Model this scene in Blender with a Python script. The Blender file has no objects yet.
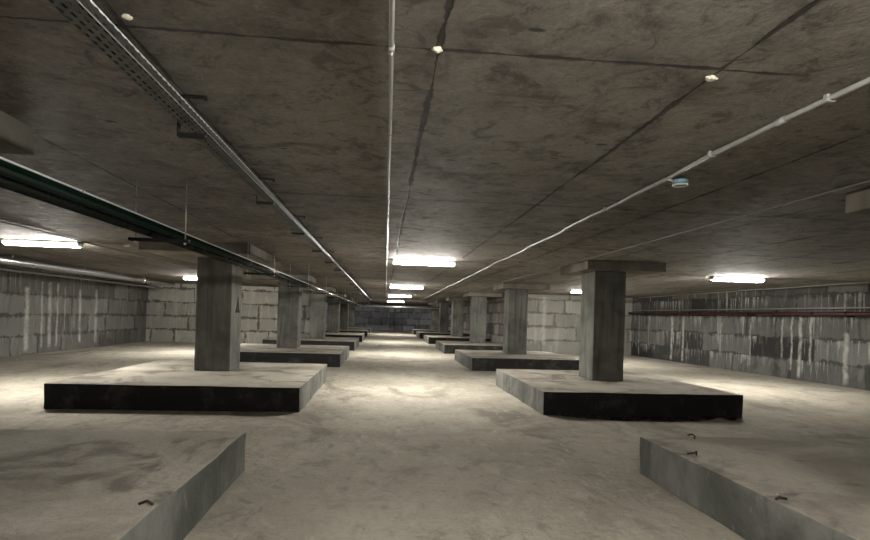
import bpy, bmesh, math, random
from mathutils import Vector, Matrix, noise as mnoise

S = bpy.context.scene
C = S.collection
random.seed(7)

# ------------------------------------------------------------------ camera, world, exposure
CAMZ = 1.46
cam_data = bpy.data.cameras.new('camera')
cam_data.sensor_width = 36.0
cam_data.lens = 36.0 * 550 / 870
cam_data.shift_y = 46.5 / 870
cam_data.clip_start = 0.05
cam = bpy.data.objects.new('camera', cam_data)
C.objects.link(cam)
YAW = math.atan(51 / 550)
cam.matrix_world = (Matrix.Translation((0, 0, CAMZ)) @ Matrix.Rotation(-YAW, 4, 'Z')
                    @ Matrix.Rotation(math.radians(90), 4, 'X') @ Matrix.Rotation(0.03, 4, 'Z'))
S.camera = cam

w = bpy.data.worlds.new('world')
S.world = w
w.use_nodes = True
w.node_tree.nodes['Background'].inputs[0].default_value = (0.8, 0.85, 1, 1)
w.node_tree.nodes['Background'].inputs[1].default_value = 0.0
S.view_settings.view_transform = 'Standard'
S.view_settings.look = 'None'
S.view_settings.gamma = 1
S.view_settings.use_curve_mapping = False
S.view_settings.exposure = 2.45
LAMP = 60.0          # radiance of the lit diffusers

CEIL = CAMZ + 1.10   # underside of the slab
FT = 0.36            # footing height


# ------------------------------------------------------------------ node helpers
class NT:
    def __init__(s, name):
        s.m = bpy.data.materials.new(name)
        s.m.use_nodes = True
        s.t = s.m.node_tree
        s.b = s.t.nodes['Principled BSDF']
        g = s.t.nodes.new('ShaderNodeNewGeometry')
        s.pos = g.outputs['Position']
        s.nor = g.outputs['Normal']

    def put(s, sock, v):
        if isinstance(v, (int, float)):
            sock.default_value = v
        elif isinstance(v, (tuple, list)):
            if sock.type == 'RGBA' and len(v) == 3:
                v = (*v, 1)
            sock.default_value = v
        else:
            s.t.links.new(v, sock)

    def math(s, op, a, b=0.0, c=None, clamp=False):
        n = s.t.nodes.new('ShaderNodeMath')
        n.operation = op
        n.use_clamp = clamp
        s.put(n.inputs[0], a)
        s.put(n.inputs[1], b)
        if c is not None:
            s.put(n.inputs[2], c)
        return n.outputs[0]

    def sep(s, v):
        n = s.t.nodes.new('ShaderNodeSeparateXYZ')
        s.put(n.inputs[0], v)
        return n.outputs

    def comb(s, x, y, z):
        n = s.t.nodes.new('ShaderNodeCombineXYZ')
        for i, v in enumerate((x, y, z)):
            s.put(n.inputs[i], v)
        return n.outputs[0]

    def map(s, v, scale=(1, 1, 1), loc=(0, 0, 0)):
        n = s.t.nodes.new('ShaderNodeMapping')
        s.put(n.inputs[0], v)
        n.inputs['Scale'].default_value = scale
        n.inputs['Location'].default_value = loc
        return n.outputs[0]

    def noise(s, v, scale=1.0, detail=4.0, rough=0.55, dist=0.0):
        n = s.t.nodes.new('ShaderNodeTexNoise')
        s.put(n.inputs['Vector'], v)
        n.inputs['Scale'].default_value = scale
        n.inputs['Detail'].default_value = detail
        n.inputs['Roughness'].default_value = rough
        n.inputs['Distortion'].default_value = dist
        return n.outputs[0]

    def voro(s, v, scale=1.0):
        n = s.t.nodes.new('ShaderNodeTexVoronoi')
        s.put(n.inputs['Vector'], v)
        n.inputs['Scale'].default_value = scale
        return n.outputs['Distance']

    def white(s, v):
        n = s.t.nodes.new('ShaderNodeTexWhiteNoise')
        s.put(n.inputs['Vector'], v)
        return n.outputs['Value']

    def ramp(s, v, a, b, lo=0.0, hi=1.0, smooth=True):
        n = s.t.nodes.new('ShaderNodeMapRange')
        if smooth:
            n.interpolation_type = 'SMOOTHSTEP'
        s.put(n.inputs[0], v)
        for i, x in enumerate((a, b, lo, hi)):
            s.put(n.inputs[1 + i], x)
        return n.outputs[0]

    def mix(s, f, a, b, mode='MIX'):
        n = s.t.nodes.new('ShaderNodeMix')
        n.data_type = 'RGBA'
        n.blend_type = mode
        s.put(n.inputs[0], f)
        s.put(n.inputs[6], a)
        s.put(n.inputs[7], b)
        return n.outputs[2]

    def bump(s, h, strength=0.3, dist=0.02):
        n = s.t.nodes.new('ShaderNodeBump')
        n.inputs['Strength'].default_value = strength
        n.inputs['Distance'].default_value = dist
        s.put(n.inputs['Height'], h)
        s.t.links.new(n.outputs[0], s.b.inputs['Normal'])

    def out(s, col, rough=0.9, metal=0.0, spec=0.3):
        s.put(s.b.inputs['Base Color'], col)
        s.put(s.b.inputs['Roughness'], rough)
        s.put(s.b.inputs['Metallic'], metal)
        s.b.inputs['Specular IOR Level'].default_value = spec
        return s.m


def simple(name, col, rough=0.5, metal=0.0, var=0.25, scale=12):
    n = NT(name)
    f = n.noise(n.pos, scale, 4)
    c = n.mix(n.ramp(f, 0.35, 0.7), tuple(c * (1 - var) for c in col), col)
    return n.out(c, n.ramp(f, 0.3, 0.7, max(rough - .08, 0.02), min(rough + .1, 1)), metal, 0.4)


def ceiling_mat():
    n = NT('slab_concrete')
    p = n.pos
    wob = n.math('ADD', n.math('MULTIPLY', n.math('SUBTRACT', n.noise(p, 0.5, 2), 0.5), 0.06), n.math('MULTIPLY', n.math('SUBTRACT', n.noise(p, 9, 4, 0.7), 0.5), 0.025))
    x, y, z = n.sep(p)
    u = n.math('DIVIDE', n.math('SUBTRACT', n.math('ADD', x, wob), 0.19), 1.235)
    v = n.math('DIVIDE', n.math('SUBTRACT', n.math('ADD', y, wob), 2.26), 2.92)
    du = n.math('MULTIPLY', n.math('PINGPONG', u, 0.5), 1.235)
    dv = n.math('MULTIPLY', n.math('PINGPONG', v, 0.5), 2.92)
    jn = n.noise(p, 2.3, 5, 0.65)
    jw = n.ramp(jn, 0.35, 0.7, 0.003, 0.026)
    ju = n.math('SUBTRACT', 1, n.ramp(n.math('DIVIDE', du, jw), 0.4, 1.2))
    jv = n.math('SUBTRACT', 1, n.ramp(n.math('DIVIDE', dv, jw), 0.4, 1.3))
    joint = n.math('MAXIMUM', ju, jv)
    joint = n.math('MAXIMUM', n.math('MULTIPLY', ju, n.ramp(n.noise(p, 0.8, 3), 0.28, 0.42)), n.math('MULTIPLY', jv, n.ramp(n.noise(p, 0.7, 4), 0.30, 0.5)))
    # soft dirty halo along a joint
    halo = n.math('SUBTRACT', 1, n.ramp(n.math('MINIMUM', du, dv), 0.0, 0.20))
    halo = n.math('MULTIPLY', halo, n.ramp(n.noise(p, 3.5, 4), 0.4, 0.7))
    cell = n.white(n.comb(n.math('FLOOR', u), n.math('FLOOR', v), 3.0))
    big = n.noise(p, 0.45, 6, 0.6, 0.4)
    mid = n.noise(n.map(p, (1.2, 1.5, 1)), 1.9, 8, 0.70, 1.0)
    fine = n.noise(p, 34, 5, 0.7)
    c = n.mix(n.ramp(big, 0.36, 0.64), (0.14, 0.114, 0.084), (0.29, 0.255, 0.212))
    # browner left of the aisle, with its dimmer light painted in; greyer right
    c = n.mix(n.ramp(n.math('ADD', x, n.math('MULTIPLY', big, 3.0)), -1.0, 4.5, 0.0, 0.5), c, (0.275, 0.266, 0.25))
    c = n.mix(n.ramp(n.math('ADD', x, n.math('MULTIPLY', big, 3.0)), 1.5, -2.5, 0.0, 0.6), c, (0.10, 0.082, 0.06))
    c = n.mix(n.math('MULTIPLY', cell, 0.35), c, (0.26, 0.245, 0.22))
    c = n.mix(n.ramp(mid, 0.50, 0.70, 0, 0.75), c, (0.075, 0.062, 0.048))
    cloud = n.noise(n.map(p, (1.0, 1.0, 1), (2, 7, 0)), 6.0, 9, 0.75, 0.6)
    c = n.mix(n.ramp(cloud, 0.52, 0.62, 0, 0.7), c, (0.085, 0.072, 0.056))
    c = n.mix(n.ramp(cloud, 0.47, 0.38, 0, 0.6), c, (0.33, 0.305, 0.27))
    # dark drawn-out scratches left by the boards
    scr = n.noise(n.map(p, (1.3, 5, 1), (0, 3, 0)), 1.6, 7, 0.75, 1.5)
    c = n.mix(n.ramp(scr, 0.61, 0.68, 0, 0.65), c, (0.05, 0.04, 0.03))
    c = n.mix(n.ramp(n.noise(n.map(p, (2.5, 1.1, 1), (4, 2, 0)), 1.1, 8, 0.72, 1.5), 0.56, 0.72, 0, 0.4), c, (0.33, 0.31, 0.28))
    c = n.mix(n.ramp(fine, 0.4, 0.65, 0, 0.3), c, (0.09, 0.078, 0.062))
    # elongated blow-holes and cracks
    pit = n.math('MULTIPLY', n.math('SUBTRACT', 1, n.ramp(n.voro(n.map(p, (1.5, 3.6, 1)), 1.4), 0.05, 0.10)),
                 n.ramp(n.noise(p, 1.7, 3), 0.5, 0.56))
    c = n.mix(n.math('MULTIPLY', pit, 0.85), c, (0.03, 0.025, 0.02))
    c = n.mix(n.math('MULTIPLY', halo, 0.6), c, (0.07, 0.056, 0.042))
    c = n.mix(n.math('MULTIPLY', joint, 0.85), c, (0.025, 0.02, 0.016))
    h = n.math('ADD', n.math('MULTIPLY', n.noise(n.map(p, (1, 1.0, 1)), 3.2, 9, 0.70, 0.6), 1.2),
               n.math('MULTIPLY', fine, 0.05))
    h = n.math('ADD', h, n.math('MULTIPLY', cloud, 0.35))
    h = n.math('SUBTRACT', h, n.math('MULTIPLY', n.math('MAXIMUM', joint, pit), 0.35))
    n.bump(h, 0.9, 0.08)
    return n.out(c, n.ramp(mid, 0.3, 0.7, 0.68, 0.88), 0, 0.3)


def floor_mat(name='floor_dust', a=(0.32, 0.292, 0.24), b=(0.47, 0.435, 0.365), dark=(0.19, 0.17, 0.14), dk=0.75):
    n = NT(name)
    p = n.pos
    big = n.noise(p, 0.35, 6, 0.6, 0.5)
    mid = n.noise(p, 1.6, 7, 0.65, 0.4)
    fine = n.noise(p, 22, 6, 0.7)
    c = n.mix(n.ramp(big, 0.33, 0.66), a, b)
    c = n.mix(n.ramp(mid, 0.5, 0.75, 0, dk * 0.6), c, dark)
    c = n.mix(n.ramp(n.noise(n.map(p, (1, .5, 1), (8, 3, 0)), 0.8, 5, 0.6, 1.0), 0.55, 0.68, 0, dk), c, dark)
    c = n.mix(n.ramp(fine, 0.42, 0.7, 0, 0.28), c, tuple(x * 0.6 for x in a))
    # trodden scuffs
    sc = n.voro(n.map(p, (3.2, 2.0, 1)), 1.3)
    foot = n.noise(n.map(p, (1.6, 1.0, 1), (3, 9, 0)), 3.2, 6, 0.68, 0.8)
    c = n.mix(n.ramp(foot, 0.54, 0.66, 0, 0.45), c, dark)
    c = n.mix(n.ramp(foot, 0.46, 0.36, 0, 0.35), c, tuple(min(1, v * 1.15) for v in b))
    h = n.math('ADD', n.math('MULTIPLY', n.ramp(sc, 0.05, 0.4), 0.35), n.math('MULTIPLY', fine, 0.25))
    h = n.math('ADD', h, n.math('MULTIPLY', n.noise(p, 5, 7, 0.7), 1.0))
    n.bump(h, 0.9, 0.06)
    return n.out(c, 0.95, 0, 0.15)


def concrete_mat(name, light, dark, streak=0.5, board=True, wet_or_dark=None, seed=0.0, axis_bump=0.3):
    n = NT(name)
    p = n.map(n.pos, (1, 1, 1), (seed, seed * 2, 0))
    big = n.noise(p, 1.3, 6, 0.6, 0.4)
    fine = n.noise(p, 30, 5, 0.7)
    ver = n.noise(n.map(p, (9, 9, 0.6)), 1.0, 5, 0.6, 0.3)
    c = n.mix(n.ramp(big, 0.33, 0.67), dark, light)
    c = n.mix(n.ramp(ver, 0.45, 0.68, 0, streak), c, tuple(x * 0.4 for x in dark))
    c = n.mix(n.ramp(n.noise(n.map(p, (12, 12, 0.5), (3, 1, 0)), 1.0, 3), 0.62, 0.72, 0, streak * 0.35), c,
              tuple(min(x * 1.5, 1) for x in light))
    c = n.mix(n.ramp(fine, 0.45, 0.7, 0, 0.25), c, dark)
    h = n.math('ADD', n.math('MULTIPLY', big, 0.6), n.math('MULTIPLY', fine, 0.12))
    if board:
        h = n.math('ADD', h, n.math('MULTIPLY', ver, 0.3))
    n.bump(h, axis_bump, 0.03)
    return n.out(c, 0.85, 0, 0.25)


def footing_mat():
    """grey cast sides stained by rising damp, dusty tops"""
    n = NT('footing_concrete')
    p = n.pos
    x, y, z = n.sep(p)
    nx, ny, nz = n.sep(n.nor)
    big = n.noise(p, 1.1, 6, 0.62, 0.5)
    fine = n.noise(p, 26, 6, 0.7)
    ver = n.noise(n.map(p, (5, 5, 1.2)), 1.0, 5, 0.6, 0.3)
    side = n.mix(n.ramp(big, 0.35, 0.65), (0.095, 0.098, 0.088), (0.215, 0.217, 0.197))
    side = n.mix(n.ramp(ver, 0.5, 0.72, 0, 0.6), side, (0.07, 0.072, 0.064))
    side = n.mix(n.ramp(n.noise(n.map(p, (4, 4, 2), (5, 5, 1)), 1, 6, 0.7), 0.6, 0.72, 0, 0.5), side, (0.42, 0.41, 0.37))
    # uneven near-black mixed into the two cross faces
    cross_dark = n.math('MULTIPLY', n.ramp(n.math('ABSOLUTE', ny), 0.6, 0.8),
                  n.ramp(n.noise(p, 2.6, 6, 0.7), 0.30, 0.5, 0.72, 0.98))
    side = n.mix(cross_dark, side, (0.018, 0.017, 0.016))
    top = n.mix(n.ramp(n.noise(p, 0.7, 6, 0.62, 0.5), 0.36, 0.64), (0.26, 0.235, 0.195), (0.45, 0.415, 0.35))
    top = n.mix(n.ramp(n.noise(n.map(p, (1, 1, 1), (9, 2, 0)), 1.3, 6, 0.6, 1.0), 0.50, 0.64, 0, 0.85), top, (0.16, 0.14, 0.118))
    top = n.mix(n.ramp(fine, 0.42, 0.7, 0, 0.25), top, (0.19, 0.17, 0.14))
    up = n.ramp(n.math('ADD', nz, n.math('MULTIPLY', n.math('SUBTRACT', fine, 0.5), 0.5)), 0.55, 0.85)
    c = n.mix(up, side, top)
    n.bump(n.math('ADD', n.math('MULTIPLY', n.noise(p, 5, 8, 0.7), 1.0), n.math('MULTIPLY', fine, 0.2)), 0.8, 0.05)
    return n.out(c, 0.92, 0, 0.2)


def block_mat(name, axis, light, dark, wet_or_dark, mortar, u0=0.0, drip=0.5, streaks=(), wetamt=0.5, bw=1.2, tint_lo=0.42):
    """big foundation blocks in courses of 0.6 m, with lime runs"""
    n = NT(name)
    p = n.pos
    x, y, z = n.sep(p)
    u = x if axis == 'x' else y
    u = n.math('ADD', u, u0)
    dist = n.math('ADD', n.math('MULTIPLY', n.math('SUBTRACT', n.noise(p, 1.2, 3, 0.6), 0.5), 0.12), n.math('MULTIPLY', n.math('SUBTRACT', n.noise(p, 7, 5, 0.7), 0.5), 0.11))
    zz = n.math('ADD', n.math('ADD', z, 0.05), dist)
    uu = n.math('ADD', u, n.math('MULTIPLY', dist, 0.8))
    row = n.math('FLOOR', n.math('DIVIDE', zz, 0.6))
    fr = n.math('FRACT', n.math('DIVIDE', zz, 0.6))
    offs = n.math('MULTIPLY', n.white(n.comb(row, 1.7, 2.0)), 2.1)
    uc = n.math('DIVIDE', n.math('ADD', uu, offs), bw)
    # irregular block lengths: some pairs merge into one long block
    cell = n.math('FLOOR', uc)
    merge = n.math('GREATER_THAN', n.white(n.comb(n.math('FLOOR', n.math('DIVIDE', uc, 2)), row, 9.0)), 0.45)
    cell2 = n.math('FLOOR', n.math('DIVIDE', uc, 2))
    idc = n.math('ADD', n.math('MULTIPLY', merge, n.math('ADD', n.math('MULTIPLY', cell2, 1.0), 50.5)),
                 n.math('MULTIPLY', n.math('SUBTRACT', 1, merge), cell))
    d1 = n.math('MULTIPLY', n.math('PINGPONG', uc, 0.5), bw)
    d2 = n.math('MULTIPLY', n.math('PINGPONG', n.math('DIVIDE', uc, 2), 0.5), bw * 2)
    du = n.math('ADD', n.math('MULTIPLY', merge, d2), n.math('MULTIPLY', n.math('SUBTRACT', 1, merge), d1))
    dz = n.math('MULTIPLY', n.math('PINGPONG', n.math('DIVIDE', zz, 0.6), 0.5), 0.6)
    d = n.math('MINIMUM', du, dz)
    jw = n.ramp(n.noise(p, 2.0, 6, 0.7), 0.38, 0.62, 0.002, 0.075)
    j = n.math('SUBTRACT', 1, n.ramp(n.math('DIVIDE', d, jw), 0.6, 1.3))
    tone = n.white(n.comb(idc, row, 4.0))
    tone2 = n.white(n.comb(idc, row, 7.0))
    big = n.noise(p, 1.1, 7, 0.65, 0.5)
    fine = n.noise(p, 20, 6, 0.7)
    c = n.mix(n.ramp(n.math('ADD', n.math('MULTIPLY', tone, 0.7), n.math('MULTIPLY', big, 0.5)), 0.3, 0.95), dark, light)
    wetm = n.math('MULTIPLY', n.ramp(n.math('ADD', n.math('MULTIPLY', tone2, 0.55), n.math('MULTIPLY', big, 0.6)), 0.62 , 0.78), wetamt)
    c = n.mix(wetm, c, wet_or_dark)
    c = n.mix(n.ramp(fine, 0.42, 0.7, 0, 0.3), c, dark)
    c = n.mix(n.math('MULTIPLY', j, 0.85), c, mortar)
    # short lime drips starting at a course joint
    dn = n.noise(n.comb(n.math('MULTIPLY', u, 10.0), n.math('MULTIPLY', row, 3.7), n.math('MULTIPLY', z, 0.35)), 1.0, 3, 0.6)
    dm = n.math('SUBTRACT', dn, n.math('MULTIPLY', n.math('SUBTRACT', 1, fr), 0.17))
    zone = n.ramp(n.noise(n.comb(n.math('MULTIPLY', u, 0.5), row, 0.0), 1.0, 2), 0.40, 0.62)
    drips = n.math('MULTIPLY', n.ramp(dm, 0.47, 0.54), n.math('MULTIPLY', zone, drip))
    ln = n.noise(n.comb(n.math('MULTIPLY', u, 4.2), 3.0, n.math('MULTIPLY', z, 0.30)), 1.0, 3, 0.55)
    longs = n.ramp(ln, 0.62, 0.72, 0, drip)
    lime = n.math('MAXIMUM', drips, longs)
    for (su, wd, zt, zb, a) in streaks:
        wob = n.math('MULTIPLY', n.math('SUBTRACT', n.noise(n.comb(su, 0, n.math('MULTIPLY', z, 2.2)), 1.0, 3), 0.5), 0.16)
        q = n.math('ABSOLUTE', n.math('SUBTRACT', n.math('ADD', y if axis == 'y' else x, wob), su))
        m_ = n.math('SUBTRACT', 1, n.ramp(q, wd * 0.2, wd * 1.25))
        m_ = n.math('MULTIPLY', m_, n.math('MULTIPLY', n.ramp(z, zb, zb + 0.15), n.ramp(z, zt, zt - 0.1)))
        lime = n.math('MAXIMUM', lime, n.math('MULTIPLY', m_, a))
    lime = n.math('MULTIPLY', lime, n.ramp(n.noise(p, 5, 6, 0.75), 0.35, 0.6, 0.25, 0.95))
    smear = n.noise(n.comb(n.math('MULTIPLY', u, 5.0), 8.0, n.math('MULTIPLY', z, 0.8)), 1.0, 6, 0.7, 0.6)
    c = n.mix(n.ramp(smear, 0.52, 0.68, 0, 0.55), c, dark)
    c = n.mix(n.ramp(smear, 0.46, 0.34, 0, 0.35), c, tuple(min(1, v * 1.35) for v in light))
    c = n.mix(lime, c, (0.56, 0.55, 0.51))
    h = n.math('ADD', n.math('MULTIPLY', n.noise(p, 3.5, 7, 0.65), 0.7), n.math('MULTIPLY', fine, 0.15))
    h = n.math('SUBTRACT', h, n.math('MULTIPLY', j, 0.9))
    h = n.math('ADD', h, n.math('MULTIPLY', lime, 0.2))
    n.bump(h, 0.6, 0.04)
    return n.out(c, 0.85, 0, 0.3)


def tray_mat():
    n = NT('perforated_galvanised_steel')
    p = n.pos
    x, y, z = n.sep(p)
    nx, ny, nz = n.sep(n.nor)
    flat = n.ramp(n.math('ABSOLUTE', nz), 0.5, 0.6)
    # across-coordinate: x on the flat bottom, z on the side walls
    a = n.math('ADD', n.math('MULTIPLY', flat, n.math('SUBTRACT', n.math('ADD', x, 1.0685), n.math('MULTIPLY', y, 0.003))),
               n.math('MULTIPLY', n.math('SUBTRACT', 1, flat), n.math('SUBTRACT', z, 2.395)))
    r = n.math('DIVIDE', a, 0.0265)
    row = n.math('FLOOR', r)
    fr = n.math('ABSOLUTE', n.math('SUBTRACT', n.math('FRACT', r), 0.5))
    yy = n.math('ADD', n.math('DIVIDE', y, 0.052), n.math('MULTIPLY', row, 0.5))
    fy = n.math('ABSOLUTE', n.math('SUBTRACT', n.math('FRACT', yy), 0.5))
    hole = n.math('MULTIPLY', n.math('LESS_THAN', fr, 0.23), n.math('LESS_THAN', fy, 0.31))
    col = n.mix(n.noise(p, 14, 4), (0.10, 0.11, 0.11), (0.17, 0.18, 0.18))
    n.out(col, n.ramp(n.noise(p, 8, 4), 0.3, 0.7, 0.33, 0.5), 0.85, 0.5)
    tr = n.t.nodes.new('ShaderNodeBsdfTransparent')
    mx = n.t.nodes.new('ShaderNodeMixShader')
    n.t.links.new(hole, mx.inputs[0])
    n.t.links.new(n.b.outputs[0], mx.inputs[1])
    n.t.links.new(tr.outputs[0], mx.inputs[2])
    n.t.links.new(mx.outputs[0], n.t.nodes['Material Output'].inputs[0])
    return n.m


def emit(name, col, strength):
    m = bpy.data.materials.new(name)
    m.use_nodes = True
    b = m.node_tree.nodes['Principled BSDF']
    b.inputs['Base Color'].default_value = (0.9, 0.9, 0.9, 1)
    b.inputs['Emission Color'].default_value = (*col, 1)
    b.inputs['Emission Strength'].default_value = strength
    return m


M = {}
M['ceil'] = ceiling_mat()
M['floor'] = floor_mat()
M['foot'] = footing_mat()
M['col'] = concrete_mat('column_concrete', (0.20, 0.20, 0.178), (0.10, 0.10, 0.088), 0.5)
M['plate'] = concrete_mat('capital_concrete', (0.235, 0.215, 0.18), (0.12, 0.107, 0.088), 0.15, False)
M['beam'] = concrete_mat('beam_concrete', (0.07, 0.07, 0.075), (0.03, 0.03, 0.033), 0.3, False)
M['steel'] = simple('galvanised_steel', (0.66, 0.67, 0.68), 0.30, 0.4, 0.12, 1.5)
M['dullsteel'] = simple('weathered_steel', (0.45, 0.45, 0.45), 0.38, 0.4)
M['black'] = simple('dark_steel', (0.012, 0.012, 0.012), 0.6, 0.2)
M['pvc'] = simple('grey_plastic_conduit', (0.36, 0.36, 0.345), 0.35, 0.0, 0.15)
M['pvcd'] = simple('dark_plastic_conduit', (0.17, 0.165, 0.15), 0.45, 0.0, 0.2)
M['green'] = simple('green_plastic_pipe', (0.0015, 0.012, 0.008), 0.12, 0.0, 0.3, 5)
M['darkgreen'] = simple('dark_green_pipe', (0.002, 0.010, 0.008), 0.2, 0.0, 0.3, 5)
M['red'] = simple('dark_red_pipe_paint', (0.075, 0.007, 0.009), 0.35, 0.0, 0.5, 3)
M['white'] = simple('white_enamel', (0.7, 0.7, 0.68), 0.35, 0.0, 0.08)
M['foam'] = simple('pale_sealing_foam', (0.75, 0.70, 0.58), 0.9, 0.0, 0.3, 30)
M['blue'] = simple('pale_blue_plastic', (0.22, 0.42, 0.50), 0.3, 0.0, 0.2)
M['rust'] = simple('rusty_rebar', (0.05, 0.035, 0.028), 0.8, 0.3)
M['mark'] = simple('dark_green_paint', (0.006, 0.012, 0.007), 0.8)
M['tray'] = tray_mat()
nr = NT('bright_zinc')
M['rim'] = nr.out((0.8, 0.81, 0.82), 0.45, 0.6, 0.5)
ns = NT('polished_steel')
M['shiny'] = ns.out((0.85, 0.86, 0.87), 0.24, 0.9, 0.5)
M['lampon'] = emit('lit_diffuser', (1.0, 0.963, 0.885), LAMP)
M['wall_right'] = block_mat('blocks_right', 'y', (0.175, 0.175, 0.165), (0.055, 0.055, 0.052), (0.02, 0.02, 0.02),
                            (0.05, 0.05, 0.045), 0.4, 0.8,
                            ((20.5, 0.085, 1.8, 0.0, 1), (19.75, 0.075, 1.8, 0.0, 1), (22.2, .04, 1.8, .3, .6), (23.0, .05, 1.9, 0, .6),
                             (17.6, .045, 1.65, 0.4, .8), (16.2, .04, 1.6, .2, .7),
                             (14.9, .05, 1.75, .5, .7), (14.55, .045, 1.8, .2, .8), (14.25, .07, 1.8, 0.0, .9), (13.9, .05, 1.8, .4, .8),
                             (12.8, .09, 1.4, .0, .7)), 0.8)
M['wall_left'] = block_mat('blocks_left', 'y', (0.235, 0.23, 0.215), (0.125, 0.123, 0.114), (0.06, 0.055, 0.05),
                           (0.07, 0.065, 0.06), 1.1, 0.35,
                           ((16.95, 0.13, 2.0, 0.05, .95), (17.65, 0.06, 2.2, 0.1, .75), (18.05, 0.11, 2.2, 0.1, .8),
                            (18.45, 0.07, 2.2, 0.1, .75), (18.85, .04, 2.1, .6, .6), (19.75, 0.09, 2.05, 0.15, .95), (20.8, 0.12, 2.1, 0.1, .7)), 0.5)
M['wall_back_left'] = block_mat('blocks_back_left', 'x', (0.50, 0.48, 0.43), (0.31, 0.295, 0.26), (0.09, 0.08, 0.07),
                                (0.07, 0.06, 0.055), 0.3, 0.3, (), 0.45, 1.0)
M['wall_back_right'] = block_mat('blocks_back_right', 'x', (0.40, 0.39, 0.355), (0.24, 0.235, 0.21), (0.12, 0.115, 0.11),
                                 (0.13, 0.125, 0.11), 0.9, 0.25, ((7.0, .1, 2.5, .3, .5),), 0.3)
M['wall_return'] = block_mat('blocks_return', 'y', (0.42, 0.39, 0.35), (0.22, 0.20, 0.18), (0.07, 0.06, 0.055),
                             (0.09, 0.08, 0.07), 0.2, 0.2, (), 0.6)
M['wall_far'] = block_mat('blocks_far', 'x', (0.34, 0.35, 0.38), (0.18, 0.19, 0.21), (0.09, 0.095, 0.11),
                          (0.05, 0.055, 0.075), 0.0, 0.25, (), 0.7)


# ------------------------------------------------------------------ mesh helpers
def obj(name, bm, mat, parent=None, smooth=False):
    me = bpy.data.meshes.new(name)
    bmesh.ops.recalc_face_normals(bm, faces=bm.faces)
    bm.to_mesh(me)
    bm.free()
    me.materials.append(mat)
    if smooth:
        for f in me.polygons:
            f.use_smooth = True
    o = bpy.data.objects.new(name, me)
    C.objects.link(o)
    if parent:
        o.parent = parent
    return o


def thing(name, label, cat, loc=(0, 0, 0), group=None):
    o = bpy.data.objects.new(name, None)
    o.empty_display_size = 0.1
    C.objects.link(o)
    o.location = loc
    tag(o, label, cat, group)
    return o


def tag(o, label, cat, group=None):
    o['label'] = label
    o['category'] = cat
    if group:
        o['group'] = group
    return o


def struct(name, bm, m, label=None):
    o = obj(name, bm, m)
    o['kind'] = 'structure'
    if label:
        o['label'] = label
    return o


def box(bm, x0, x1, y0, y1, z0, z1, bev=0.0):
    r = bmesh.ops.create_cube(bm, size=1)
    vs = r['verts']
    bmesh.ops.scale(bm, vec=(x1 - x0, y1 - y0, z1 - z0), verts=vs)
    bmesh.ops.translate(bm, vec=((x0 + x1) / 2, (y0 + y1) / 2, (z0 + z1) / 2), verts=vs)
    if bev:
        es = list({e for v in vs for e in v.link_edges})
        bmesh.ops.bevel(bm, geom=es, offset=bev, segments=2, affect='EDGES', profile=0.6)
    return bm


def tube(bm, pts, r, seg=12, caps=True):
    pts = [Vector(p) for p in pts]
    rings = []
    n = len(pts)
    up = None
    for i, p in enumerate(pts):
        d = (pts[min(i + 1, n - 1)] - pts[max(i - 1, 0)]).normalized()
        if up is None:
            a = Vector((0, 0, 1)) if abs(d.z) < 0.9 else Vector((1, 0, 0))
            up = (a - a.dot(d) * d).normalized()
        else:
            up = (up - up.dot(d) * d).normalized()
        s = d.cross(up)
        rr = r[i] if isinstance(r, (list, tuple)) else r
        rings.append([bm.verts.new(p + rr * (math.cos(t) * up + math.sin(t) * s))
                      for t in (2 * math.pi * k / seg for k in range(seg))])
    for a, b in zip(rings, rings[1:]):
        for k in range(seg):
            bm.faces.new((a[k], a[(k + 1) % seg], b[(k + 1) % seg], b[k]))
    if caps:
        bm.faces.new(rings[0])
        bm.faces.new(rings[-1])
    return bm


def NB():
    return bmesh.new()


def rough_slab(x0, x1, y0, y1, z0, z1, step, amp, seed, bev=0.012, tilt=0.0):
    """cast slab: box cut into a fine grid, arrises worn and faces slightly uneven"""
    bm = NB()
    box(bm, x0, x1, y0, y1, z0, z1, bev)
    for ax, a, b in ((0, x0, x1), (1, y0, y1), (2, z0, z1)):
        k = int((b - a) / step)
        for i in range(1, k):
            co = [0, 0, 0]
            co[ax] = a + (b - a) * i / k
            no = [0, 0, 0]
            no[ax] = 1
            bmesh.ops.bisect_plane(bm, geom=bm.verts[:] + bm.edges[:] + bm.faces[:], plane_co=co, plane_no=no)
    for v in bm.verts:
        p = Vector(v.co)
        q = mnoise.noise_vector(p * 1.7 + Vector((seed, 0, 0))) + 0.5 * mnoise.noise_vector(p * 5 + Vector((0, seed, 0)))
        k = amp
        fz = 0.0 if abs(p.z - z0) < 1e-4 else 1.0
        v.co.x += q.x * k
        v.co.y += q.y * k
        v.co.z += q.z * k * 0.25 * fz + tilt * (p.x - x0) * fz
    return bm


# ------------------------------------------------------------------ the setting
XL, XR, YB, YF = -12.5, 13.4, -6.0, 53.0
bm = NB()
nx, ny = 60, 140
vs = [[bm.verts.new((XL + (XR - XL) * i / nx, YB + (YF + 0.3 - YB) * j / ny, 0)) for i in range(nx + 1)] for j in range(ny + 1)]
for j in range(ny):
    for i in range(nx):
        bm.faces.new((vs[j][i], vs[j][i + 1], vs[j + 1][i + 1], vs[j + 1][i]))
struct('floor', bm, M['floor'], 'dusty beige sand-covered concrete floor')
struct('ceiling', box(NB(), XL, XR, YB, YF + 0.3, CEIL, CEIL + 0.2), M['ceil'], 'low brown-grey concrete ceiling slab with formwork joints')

WXL, WXR = -10.3, 11.1


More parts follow.
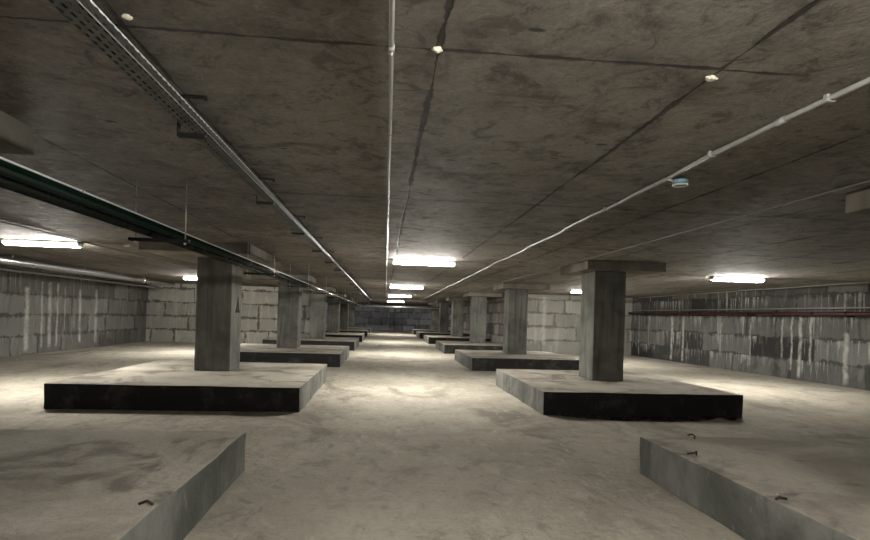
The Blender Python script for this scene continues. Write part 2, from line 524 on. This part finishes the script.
def wrx(y):
    """the right wall runs slightly towards the aisle with distance"""
    return 11.6 - 0.05 * (y - 12.26)
struct('wall_left', box(NB(), WXL - 0.4, WXL, YB, 25.0, 0, CEIL), M['wall_left'], 'left wall of grey blocks with pale lime runs')
bm = box(NB(), 0, 0.4, YB, 24.0, 0, CEIL)
for v in bm.verts:
    v.co.x += wrx(v.co.y)
struct('wall_right', bm, M['wall_right'], 'right wall of dark damp blocks with white lime runs')
struct('wall_back_left', box(NB(), WXL - 0.4, -3.0, 25.0, 25.4, 0, CEIL), M['wall_back_left'], 'cross wall of pale large blocks behind the left columns')
struct('wall_back_right', box(NB(), 6.25, wrx(24), 23.6, 24.0, 0, CEIL), M['wall_back_right'], 'cross wall of grey large blocks behind the right columns')
struct('wall_inner_right', box(NB(), 6.25, 6.65, 24.0, 45.0, 0, CEIL), M['wall_return'], 'block wall running back behind the right columns')
struct('wall_far', box(NB(), XL, XR, YF, YF + 0.3, 0, CEIL), M['wall_far'], 'dark bluish wall at the far end')
struct('wall_rear', box(NB(), WXL - 0.4, XR, YB - 0.3, YB, 0, CEIL), M['wall_left'])
struct('wall_far_left', box(NB(), XL, XL + 0.3, 25.4, YF, 0, CEIL), M['wall_far'])
struct('wall_far_right', box(NB(), XR - 0.3, XR, 23.5, YF, 0, CEIL), M['wall_far'])
# downstand beam along the head of the far wall, and the damp strip beam over the right wall
struct('trim_1', box(NB(), XL + 0.3, XR - 0.3, YF - 0.8, YF, CEIL - 0.13, CEIL), M['beam'], 'dark downstand beam above the far wall')

# ------------------------------------------------------------------ footings
ORD = ['in the foreground', 'nearest', 'second', 'third', 'fourth', 'fifth', 'sixth']


def rowname(side, k, what):
    if k == 0:
        return None
    return {1: 'nearest', 2: 'second', 3: 'third', 4: 'fourth', 5: 'fifth', 6: 'sixth'}[k]


for k in range(7):
    lab = {0: 'broad grey concrete footing with dusty top filling the lower left corner'}.get(
        k, '%s low concrete footing of the left row, dusty top, dark front, under a column' % rowname('l', k, ''))
    dy = 6.97 * k
    amp = 0.018 if k < 3 else 0.008
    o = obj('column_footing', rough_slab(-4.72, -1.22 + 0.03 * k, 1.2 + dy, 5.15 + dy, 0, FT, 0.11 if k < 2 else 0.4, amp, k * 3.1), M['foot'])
    tag(o, lab, 'footing', 'concrete footings under the left columns')
    lab = {0: 'broad grey concrete footing with rebar stubs filling the lower right corner'}.get(
        k, '%s low concrete footing of the right row, dusty top, dark front, under a column' % rowname('r', k, ''))
    dy = 6.72 * k if k < 4 else 6.86 * k
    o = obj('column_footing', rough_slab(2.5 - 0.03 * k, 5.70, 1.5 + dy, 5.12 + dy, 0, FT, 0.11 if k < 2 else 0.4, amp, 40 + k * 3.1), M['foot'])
    tag(o, lab, 'footing', 'concrete footings under the right columns')

# ------------------------------------------------------------------ columns
PT = 0.17


def column(cx0, cx1, cy0, cy1, px0, px1, py0, py1, label, group, seed):
    base = Vector(((cx0 + cx1) / 2, (cy0 + cy1) / 2, FT + 0.004))
    t = thing('concrete_column', label, 'column', base, group)
    t['kind'] = 'thing'

    def loc(bm):
        bmesh.ops.translate(bm, vec=-base, verts=bm.verts[:])
        return bm
    b = rough_slab(cx0, cx1, cy0, cy1, FT + 0.004, CEIL - PT, 0.22, 0.004, seed, 0.014)
    obj('shaft', loc(b), M['col'], t)
    b = rough_slab(px0, px1, py0, py1, CEIL - PT, CEIL - 0.002, 0.3, 0.004, seed + 5, 0.008)
    obj('capital_plate', loc(b), M['plate'], t)
    return t


for k in range(7):
    w = {0: 'square concrete column beside the camera at the left edge, only its capital plate showing',
         1: 'large grey concrete column on the nearest left footing, dark mark on its side'}.get(
        k, '%s grey concrete column of the left row, on its own low footing' % rowname('l', k, ''))
    y = 10.17 + 7.05 * (k - 1)
    sx = 0.05 * k if k > 1 else 0.0
    t = column(-3.35 + sx, -2.73 + sx, y, y + 0.7, -3.95 + sx, -2.2, y - 0.95, y + (0.72 if k else 0.53), w, 'columns of the left row', k * 2.3)
    if k == 1:
        bm = NB()
        pts = [(10.42, 1.42), (10.74, 1.42), (10.67, 1.50), (10.60, 1.72), (10.51, 1.54)]
        a = [bm.verts.new((-2.729, p, q)) for p, q in pts]
        b2 = [bm.verts.new((-2.723, p, q)) for p, q in pts]
        bm.faces.new(a)
        bm.faces.new(b2[::-1])
        for i in range(5):
            bm.faces.new((a[i], a[(i + 1) % 5], b2[(i + 1) % 5], b2[i]))
        bmesh.ops.translate(bm, vec=-Vector(t.location), verts=bm.verts[:])
        mk = obj('painted_mark', bm, M['mark'], t)
        mk['label'] = 'small dark pointed paint mark'
    w = {0: 'square concrete column just outside the right edge, its capital plate showing',
         1: 'large concrete column on the nearest right footing, pale left side and wide capital'}.get(
        k, '%s grey concrete column of the right row, on its own low footing' % rowname('r', k, ''))
    y = 9.85 + 6.98 * (k - 1)
    column(3.86, 4.46, y, y + 0.7, 3.6 if k else 3.68, 5.07, y - 0.3, y + 1.25, w, 'columns of the right row', 30 + k * 2.3)


# ------------------------------------------------------------------ lamps
def lamp(x, y, label, lit=True, L=1.24, h=0.03):
    t = thing('ceiling_lamp', label, 'lamp', (x, y, CEIL), 'fluorescent battens under the ceiling')
    hx = L / 2
    b = box(NB(), -hx, hx, -0.085, 0.085, -0.04, 0.0, 0.006)
    obj('housing', b, M['white'], t)
    b = NB()
    seg = 10
    prof = [(0.080 * math.cos(a), -0.040 - 0.060 * math.sin(a)) for a in (math.pi * i / seg for i in range(seg + 1))]
    A = [b.verts.new((-hx + 0.03, u, v)) for u, v in prof]
    B = [b.verts.new((hx - 0.03, u, v)) for u, v in prof]
    for i in range(seg):
        b.faces.new((A[i], A[i + 1], B[i + 1], B[i]))
    b.faces.new(A)
    b.faces.new(B)
    b.faces.new((A[0], B[0], B[-1], A[-1]))
    obj('diffuser', b, M['lampon'], t)
    for s in (-1, 1):
        b = box(NB(), s * hx - (0.03 if s > 0 else 0.0), s * hx + (0.03 if s < 0 else 0.0), -0.085, 0.085, -0.088, 0.0, 0.008)
        obj('end_cap', b, M['white'], t)
    return t


lamp(0.75, 10.8, 'largest lit tube lamp over the central aisle')
lamp(0.80, 20.4, 'second lit tube lamp over the central aisle')
lamp(0.82, 29.8, 'third lit tube lamp over the central aisle')
lamp(0.85, 41.5, 'smallest and farthest lit tube lamp over the central aisle')
lamp(7.95, 11.8, 'lit tube lamp on the right, in front of the damp wall')
lamp(7.25, 19.2, 'lit lamp mostly hidden behind the nearest right column')
lamp(-5.85, 10.0, 'large lit tube lamp at the left, above the wall pipes')
lamp(-6.15, 19.3, 'lit lamp partly hidden behind the nearest left column')
lamp(-7.0, 46.0, 'tiny lit lamp in the far left bay between columns')
lamp(9.0, 46.0, 'tiny lit lamp in the far right bay')
lamp(0.8, 0.5, 'added unseen fill lamp on the ceiling right above the camera')  # added lamp, out of view, to brighten the foreground



# ------------------------------------------------------------------ ceiling conduits
def conduit(name, label, x, y0, y1, r, mat, wob=0.0, clips=(), seed=0, step=0.6, group=None, couplers=(), drift=0.0):
    t = thing(name, label, 'conduit', (x, y0, CEIL), group)
    pts = []
    k = int((y1 - y0) / step)
    for i in range(k + 1):
        y = (y1 - y0) * i / k
        wx = drift * (y + y0) + wob * (mnoise.noise(Vector((y * 0.55, seed, 0))) + 0.4 * mnoise.noise(Vector((y * 1.7, seed, 4))))
        pts.append((wx, y, -r - 0.004))
    obj('conduit_pipe', tube(NB(), pts, r, 10), mat, t, True)
    for c in clips:
        i = min(range(len(pts)), key=lambda q: abs(pts[q][1] + y0 - c))
        p = pts[i]
        b = box(NB(), p[0] - r * 1.7, p[0] + r * 1.7, p[1] - 0.012, p[1] + 0.012, -r * 2 - 0.008, 0, 0.003)
        obj('clip', b, mat, t)
    for c in couplers:
        i = min(range(len(pts)), key=lambda q: abs(pts[q][1] + y0 - c))
        p = pts[i]
        obj('coupling', tube(NB(), [(p[0], p[1] - 0.03, p[2]), (p[0], p[1] + 0.03, p[2])], r * 1.28, 12), mat, t, True)
    return t


conduit('cable_conduit', 'straight pale grey conduit down the middle of the ceiling', -0.01, -1.5, 46, 0.011, M['pvc'], 0.008,
        [6.0, 9, 12, 15, 18, 21, 24], 1, 0.25, 'conduits on the ceiling', [2.15, 5.2, 8.2], 0.003)
conduit('cable_conduit', 'wavy pale grey conduit crossing the right half of the ceiling', 2.03, 0.6, 38, 0.014, M['pvc'], 0.07,
        [1.6, 2.5, 3.3, 5.2, 6.4, 8, 10, 12, 14, 17, 20], 3, 0.3, 'conduits on the ceiling', [2.75, 5.8], 0.012)
conduit('cable_conduit', 'thin dark conduit right of the wavy one, passing the capital plate', 3.5, 0.6, 36, 0.010, M['pvcd'], 0.01,
        [3, 5, 7, 9], 5, 0.5, 'conduits on the ceiling')
conduit('cable_conduit', 'thin dark conduit on the ceiling beside the left lamp', -5.1, 0.6, 24.9, 0.011, M['pvcd'], 0.06,
        [6, 8, 10, 12, 14, 16, 18], 8, 0.5, 'conduits on the ceiling')
conduit('cable_conduit', 'pale conduit along the ceiling beside the right wall', 11.0, 4, 23, 0.014, M['pvc'], 0.10,
        [8, 10, 12, 14, 16, 18, 20], 11, 0.5, 'conduits on the ceiling')


def stub(x0, x1, y, label, r=0.008, extra=None):
    b = tube(NB(), [(x0, y, CEIL - r - 0.002), ((x0 + x1) / 2, y + 0.02, CEIL - r - 0.006), (x1, y, CEIL - r - 0.002)], r, 8)
    tag(obj('lamp_cable', b, M['pvc'], None, True), label, 'cable', 'short cables feeding the lamps')


stub(0.035, 0.13, 10.8, 'short cable feeding the largest aisle lamp from the left')
stub(1.37, 2.2, 10.8, 'cable running right from the largest aisle lamp')
stub(1.42, 2.2, 20.4, 'cable running right from the second aisle lamp')
stub(8.57, 10.98, 11.8, 'cable from the right lamp to the wall conduit')
stub(-6.47, -9.6, 10.0, 'cable leading left from the large left lamp')
stub(-5.23, -4.5, 10.0, 'short cable right of the large left lamp')
tag(obj('junction_box', box(NB(), -4.52, -4.44, 9.96, 10.04, CEIL - 0.05, CEIL, 0.01), M['white']),
    'tiny white junction box right of the large left lamp', 'junction box')

# pale blue box hanging by the wavy conduit, with its short tail
t = thing('junction_box', 'round pale blue junction box hanging beside the wavy conduit', 'junction box', (2.17, 3.92, CEIL))
b = NB()
tube(b, [(0, 0, -0.058), (0, 0, -0.053), (0, 0, -0.03), (0, 0, -0.022)], [0.044, 0.055, 0.055, 0.040], 24)
obj('body', b, M['blue'], t, False)
b = NB()
ring = [(0.050 * math.cos(a), 0.050 * math.sin(a), -0.066) for a in (2 * math.pi * i / 24 for i in range(25))]
tube(b, ring, 0.007, 8, False)
r_ = obj('rim', b, M['white'], t, True)
r_['label'] = 'pale white rim'
b = tube(NB(), [(-0.12, 0.02, -0.02), (-0.09, -0.02, -0.035), (-0.045, 0.0, -0.045)], 0.011, 8)
obj('cable_tail', b, M['pvc'], t, True)
b = tube(NB(), [(0, 0, -0.024), (0, 0, 0.0)], 0.012, 8)
obj('stem', b, M['pvc'], t, True)

# foam plugs at the corners of the formwork panels
for (x, y, s, lab) in ((0.185, 2.25, 1.0, 'pale foam plug at a ceiling joint near the top centre'),
                       (1.415, 2.32, 1.15, 'white foam plug at a ceiling joint at the upper right'),
                       (-1.0, 2.18, 0.9, 'small pale foam plug at a ceiling joint beside the cable tray')):
    b = NB()
    bmesh.ops.create_icosphere(b, subdivisions=3, radius=0.017 * s)
    for v in b.verts:
        q = 1 + 0.5 * mnoise.noise(v.co * 70 + Vector((x * 9, y, 0)))
        v.co = Vector((v.co.x * 1.3 * q, v.co.y * q, v.co.z * 0.7 * q))
    bmesh.ops.translate(b, vec=(x, y, CEIL - 0.004), verts=b.verts[:])
    tag(obj('foam_plug', b, M['foam'], None, True), lab, 'plug')

# ------------------------------------------------------------------ perforated cable tray with its brackets
TZ = CAMZ + 0.935
TX0, TX1 = -1.065, -0.97
t = thing('cable_tray_or_channel', 'long perforated steel cable tray under the ceiling left of the centre', 'cable tray', (0, 0, 0))
b = NB()
th = 0.0015
box(b, TX0, TX1, -1.5, 37, TZ, TZ + th)
box(b, TX0, TX0 + th, -1.5, 37, TZ + th, TZ + 0.042)
box(b, TX1 - th, TX1, -1.5, 37, TZ + th, TZ + 0.042)
obj('perforated_channel', b, M['tray'], t)
for xx in (TX0, TX1 - 0.006):
    b = tube(NB(), [(xx + 0.003, -1.5, TZ + 0.044), (xx + 0.003, 37, TZ + 0.044)], 0.0035, 8)
    obj('rolled_rim', b, M['rim'], t, True)
b = tube(NB(), [(TX1, -1.5, TZ + 0.001), (TX1, 37, TZ + 0.001)], 0.0018, 6)
obj('folded_edge', b, M['dullsteel'], t, True)
for k in range(-1, 20):
    y = 2.94 + 1.72 * k
    b = NB()
    box(b, TX0 - 0.02, -0.95, y - 0.02, y + 0.02, CEIL - 0.008, CEIL - 0.002, 0.001)          # top flange
    box(b, TX0 - 0.026, TX0 - 0.02, y - 0.02, y + 0.02, TZ - 0.05, CEIL - 0.002, 0.001)       # web
    box(b, TX0 - 0.02, TX1 + 0.02, y - 0.02, y + 0.02, TZ - 0.05, TZ - 0.044, 0.001)  # arm
    box(b, TX0 - 0.02, TX1 + 0.02, y - 0.02, y - 0.016, TZ - 0.044, TZ - 0.030, 0.001)
    box(b, -0.96, -0.945, y - 0.02, y - 0.016, CEIL - 0.03, CEIL - 0.006, 0.001)
    br = obj('bracket', b, M['black'], t)
    if k == -1:
        br['label'] = 'black steel bracket'

t.rotation_euler = (0, 0, -0.003)
# cables lying in the tray
for i, (dx, r, m) in enumerate(((0.03, 0.010, 'black'), (0.055, 0.012, 'pvcd'), (0.083, 0.009, 'black'))):
    pts = [(TX0 + dx + 0.003 * y + 0.006 * math.sin(y * 1.3 + i), y, TZ + th + r) for y in [q * 0.5 for q in range(-2, 74)]]
    lab = ['black cable lying in the tray along its left side', 'grey cable lying along the middle of the tray',
           'thin black cable lying in the tray along its right side'][i]
    tag(obj('tray_cable', tube(NB(), pts, r, 8), M[m], None, True), lab, 'cable', 'cables in the tray')

# ------------------------------------------------------------------ green pipes on trapeze hangers
HZ = CAMZ + 0.60


def pipe_run(name, label, pts, r, mat, ring_y, cat='pipe', group=None, seg=16, ringm=None, flange=1.12):
    t = thing(name, label, cat, (0, 0, 0), group)
    obj('pipe', tube(NB(), pts, r, seg), mat, t, True)
    for y in ring_y:
        # position on the first straight run
        p, q = Vector(pts[0]), Vector(pts[1])
        f = (y - p.y) / (q.y - p.y)
        c = p.lerp(q, f)
        b = tube(NB(), [(c.x, y - 0.035, c.z), (c.x, y + 0.035, c.z)], r * flange, seg)
        obj('coupling', b, ringm or mat, t, True)
    return t


pipe_run('water_pipe', 'glossy green pipe hanging on rods left of the aisle, upper of the pair',
         [(-1.87, -1.5, HZ + 0.065), (-1.87, 43.5, HZ + 0.065)],
         0.042, M['green'], [7.7, 13.6], 'pipe', 'hanging green pipes')
pipe_run('water_pipe', 'darker green pipe hanging beside the glossy one on its left',
         [(-2.06, -1.5, HZ + 0.072), (-2.06, 42, HZ + 0.072)],
         0.050, M['darkgreen'], [7.9, 13.8], 'pipe', 'hanging green pipes')
t = thing('cable_conduit', 'thin bright tube added as the highlight along the glossy green pipe', 'conduit', (0, 0, 0))  # added highlight tube, not a conduit
obj('conduit_pipe', tube(NB(), [(-1.829, -1.5, HZ + 0.090), (-1.829, 43.5, HZ + 0.090)], 0.006, 10), M['rim'], t, True)  # added tube that draws the lamp highlight on the green pipe
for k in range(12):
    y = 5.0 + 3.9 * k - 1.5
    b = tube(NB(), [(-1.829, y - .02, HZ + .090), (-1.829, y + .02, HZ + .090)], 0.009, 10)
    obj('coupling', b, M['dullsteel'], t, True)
t = thing('cross_pipe', 'far cross run of the green pipes, its white highlight given as steel', 'pipe', (0, 0, 0))
obj('pipe', tube(NB(), [(-2.4, 43.8, HZ + 0.08), (4.95, 43.8, HZ + 0.08)], 0.07, 14), M['shiny'], t, True)  # steel finish carries the white highlight of the green pipes' far run
for x in (-1.2, 1.6, 4.2):
    obj('hanger_rod', tube(NB(), [(x, 43.8, HZ + 0.14), (x, 43.8, CEIL)], 0.015, 8), M['dullsteel'], t, True)
for k in range(-1, 10):
    y = 4.95 + 3.9 * k
    names = ['behind the camera', 'nearest', 'second', 'third', 'fourth', 'fifth', 'sixth', 'seventh', 'eighth', 'ninth', 'tenth']
    t = thing('pipe_hanger', ('two rod trapeze hanger carrying the green pipes, %s along the aisle' % names[k + 1]),
              'hanger', (-1.95, y, CEIL), 'hangers of the green pipes')
    for x in (-0.20, 0.215):
        rd = obj('rod', tube(NB(), [(x, 0, 0), (x, 0, HZ - CEIL - 0.045)], 0.006, 8), M['dullsteel'], t, True)
        obj('nut', tube(NB(), [(x, 0, HZ - CEIL - 0.04), (x, 0, HZ - CEIL - 0.028)], 0.012, 6), M['dullsteel'], rd)
    b = NB()
    box(b, -0.25, 0.25, -0.02, 0.02, HZ - CEIL - 0.006, HZ - CEIL + 0.0)
    box(b, -0.25, 0.25, -0.02, -0.016, HZ - CEIL - 0.028, HZ - CEIL - 0.006)
    box(b, -0.25, 0.25, 0.016, 0.02, HZ - CEIL - 0.028, HZ - CEIL - 0.006)
    obj('crossbar', b, M['black'], t)

# ------------------------------------------------------------------ pipes along the left wall
PX, PH = -8.35, CAMZ + 0.955
t = thing('drain_pipe', 'thick shiny pipe hung under the ceiling left of the left lamp', 'pipe', (0, 0, 0), 'pipes along the left wall')
obj('pipe', tube(NB(), [(PX, -2, PH), (PX, 22.6, PH)], 0.088, 24), M['shiny'], t, True)
for y in (6.0, 13.9, 19.9):
    obj('coupling', tube(NB(), [(PX, y - .05, PH), (PX, y + .05, PH)], 0.094, 24), M['shiny'], t, True)
for y in (8, 13.2, 16.2, 20.0):
    obj('hanger_rod', tube(NB(), [(PX, y, PH + .085), (PX, y, CEIL - 0.001)], 0.012, 8), M['dullsteel'], t, True)
t = thing('drain_pipe', 'thinner pipe lower and nearer to the left wall', 'pipe', (0, 0, 0), 'pipes along the left wall')
obj('pipe', tube(NB(), [(-9.5, -2, CAMZ + 0.87), (-9.5, 24.0, CAMZ + 0.87)], 0.045, 16), M['shiny'], t, True)
for y in (8, 13, 18, 23):
    obj('hanger_rod', tube(NB(), [(-9.5, y, CAMZ + 0.91), (-9.5, y, CEIL - 0.001)], 0.008, 8), M['black'], t, True)
t = thing('cable_tray_or_channel', 'long dark channel under the ceiling between the two left pipes', 'cable tray', (0, 0, 0))
b = NB()
box(b, -9.2, -8.75, -2, 23.2, CAMZ + 0.995, CAMZ + 1.0)
box(b, -9.2, -9.195, -2, 23.2, CAMZ + 1.0, CAMZ + 1.06)
box(b, -8.755, -8.75, -2, 23.2, CAMZ + 1.0, CAMZ + 1.06)
obj('channel', b, M['black'], t)  # long near-black channel between the two left pipes
for y in (3, 7, 11, 15, 19, 22.5):
    obj('bracket', box(NB(), -9.22, -9.2, y - 0.02, y + 0.02, CAMZ + 0.995, CEIL - 0.001), M['black'], t)

# ------------------------------------------------------------------ pipes along the right wall
t = thing('fire_pipe', 'dark red pipe running along the right wall', 'pipe', (0, 0, 0), 'pipes along the right wall')
obj('pipe', tube(NB(), [(wrx(-2) - .2, -2, CAMZ + 0.33), (wrx(23.5) - .2, 23.5, CAMZ + 0.40)], 0.052, 16), M['red'], t, True)
for y in (5, 9.6, 12.6, 16, 19, 22):
    z = CAMZ + 0.33 + 0.07 * (y + 2) / 24.95
    obj('clamp', tube(NB(), [(wrx(y) - .2, y - .025, z), (wrx(y) - .2, y + .025, z)], 0.062, 16), M['black'], t, True)
    obj('wall_bracket', box(NB(), wrx(y) - .2, wrx(y) - .005, y - 0.015, y + 0.015, z - 0.08, z - 0.05), M['black'], t)
z = CAMZ + 0.35
b = tube(NB(), [(wrx(14.9) - .2, 14.9, z + .03), (wrx(14.9) - .2, 14.9, z + 0.12)], 0.03, 10)
obj('valve', b, M['red'], t, True)
t = thing('thin_pipe', 'thin dull steel pipe above the red pipe on the right wall', 'pipe', (0, 0, 0), 'pipes along the right wall')
obj('pipe', tube(NB(), [(wrx(-2) - .12, -2, CAMZ + 0.52), (wrx(23.5) - .12, 23.5, CAMZ + 0.52)], 0.017, 10), M['dullsteel'], t, True)
for y in (7, 11.2, 14, 17, 20):
    obj('wall_bracket', box(NB(), wrx(y) - .12, wrx(y) - .005, y - 0.012, y + 0.012, CAMZ + 0.50, CAMZ + 0.51), M['black'], t)

# ------------------------------------------------------------------ far end: posts against the far wall
for x, lab in ((5.15, 'thin pale vertical pipe on the far wall, right of the aisle'), (-2.9, 'thin pale vertical pipe on the far wall, left of the aisle'),
               (1.05, 'thin grey vertical pipe at the middle of the far wall')):
    t = thing('vertical_pipe', lab, 'pipe', (x, YF - 0.12, 0), 'vertical pipes on the far wall')
    obj('pipe', tube(NB(), [(0, 0, 0), (0, 0, CEIL - 0.13)], 0.06, 12), M['pvc'] if x != 1.05 else M['pvcd'], t, True)
    for z in (0.5, 1.9):
        obj('clamp', tube(NB(), [(0, 0, z), (0, 0, z + .05)], 0.075, 12), M['black'], t, True)

# dark glossy strip lying along the front of the nearest right footing
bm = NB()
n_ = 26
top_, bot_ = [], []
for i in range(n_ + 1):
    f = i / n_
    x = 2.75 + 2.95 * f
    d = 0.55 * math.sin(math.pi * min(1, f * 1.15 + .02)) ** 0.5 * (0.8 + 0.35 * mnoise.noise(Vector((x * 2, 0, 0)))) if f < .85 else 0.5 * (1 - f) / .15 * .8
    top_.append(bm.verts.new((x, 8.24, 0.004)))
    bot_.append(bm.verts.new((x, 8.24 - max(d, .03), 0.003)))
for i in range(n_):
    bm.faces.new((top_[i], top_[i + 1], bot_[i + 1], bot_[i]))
nm = NT('dark_gloss')
M['wet_or_dark'] = nm.out(nm.mix(nm.noise(nm.pos, 6, 5), (0.02, 0.018, 0.015), (0.055, 0.05, 0.042)), nm.ramp(nm.noise(nm.pos, 2.5, 3), 0.5, 0.62, 0.25, 0.7), 0, 0.5)
tag(obj('band', bm, M['wet_or_dark']), 'thin dark glossy strip along the front of the nearest right footing', 'band')

# ------------------------------------------------------------------ debris on the right foreground footing
for (x, y, pts, lab) in (
        (3.0, 5.02, [(0, 0, -0.02), (0, 0, 0.03), (-0.02, 0.01, 0.045), (-0.06, 0.02, 0.03)], 'short rusty rebar stub near the back of the right foreground footing'),
        (2.62, 4.40, [(0.03, 0, -0.02), (0.03, 0, 0.035), (0.01, 0.0, 0.02), (-0.05, 0, 0.012)], 'bent rusty rebar stub in the middle of the right foreground footing'),
        (2.53, 3.27, [(-0.02, 0, -0.02), (-0.02, 0, 0.012), (0.0, 0.0, 0.02), (0.05, 0.0, 0.010)], 'rusty rebar stub at the aisle edge of the right foreground footing')):
    b = tube(NB(), [(x + p, y + q, FT + r) for p, q, r in pts], 0.008, 8)
    tag(obj('rebar_stub', b, M['rust'], None, True), lab, 'rebar', 'rebar stubs on the right foreground footing')
b = tube(NB(), [(-1.33, 3.20, FT + 0.006), (-1.29, 3.215, FT + 0.02), (-1.25, 3.19, FT + 0.008)], 0.008, 8)
tag(obj('rebar_stub', b, M['rust'], None, True), 'small rusty rebar end at the edge of the left foreground footing', 'rebar')
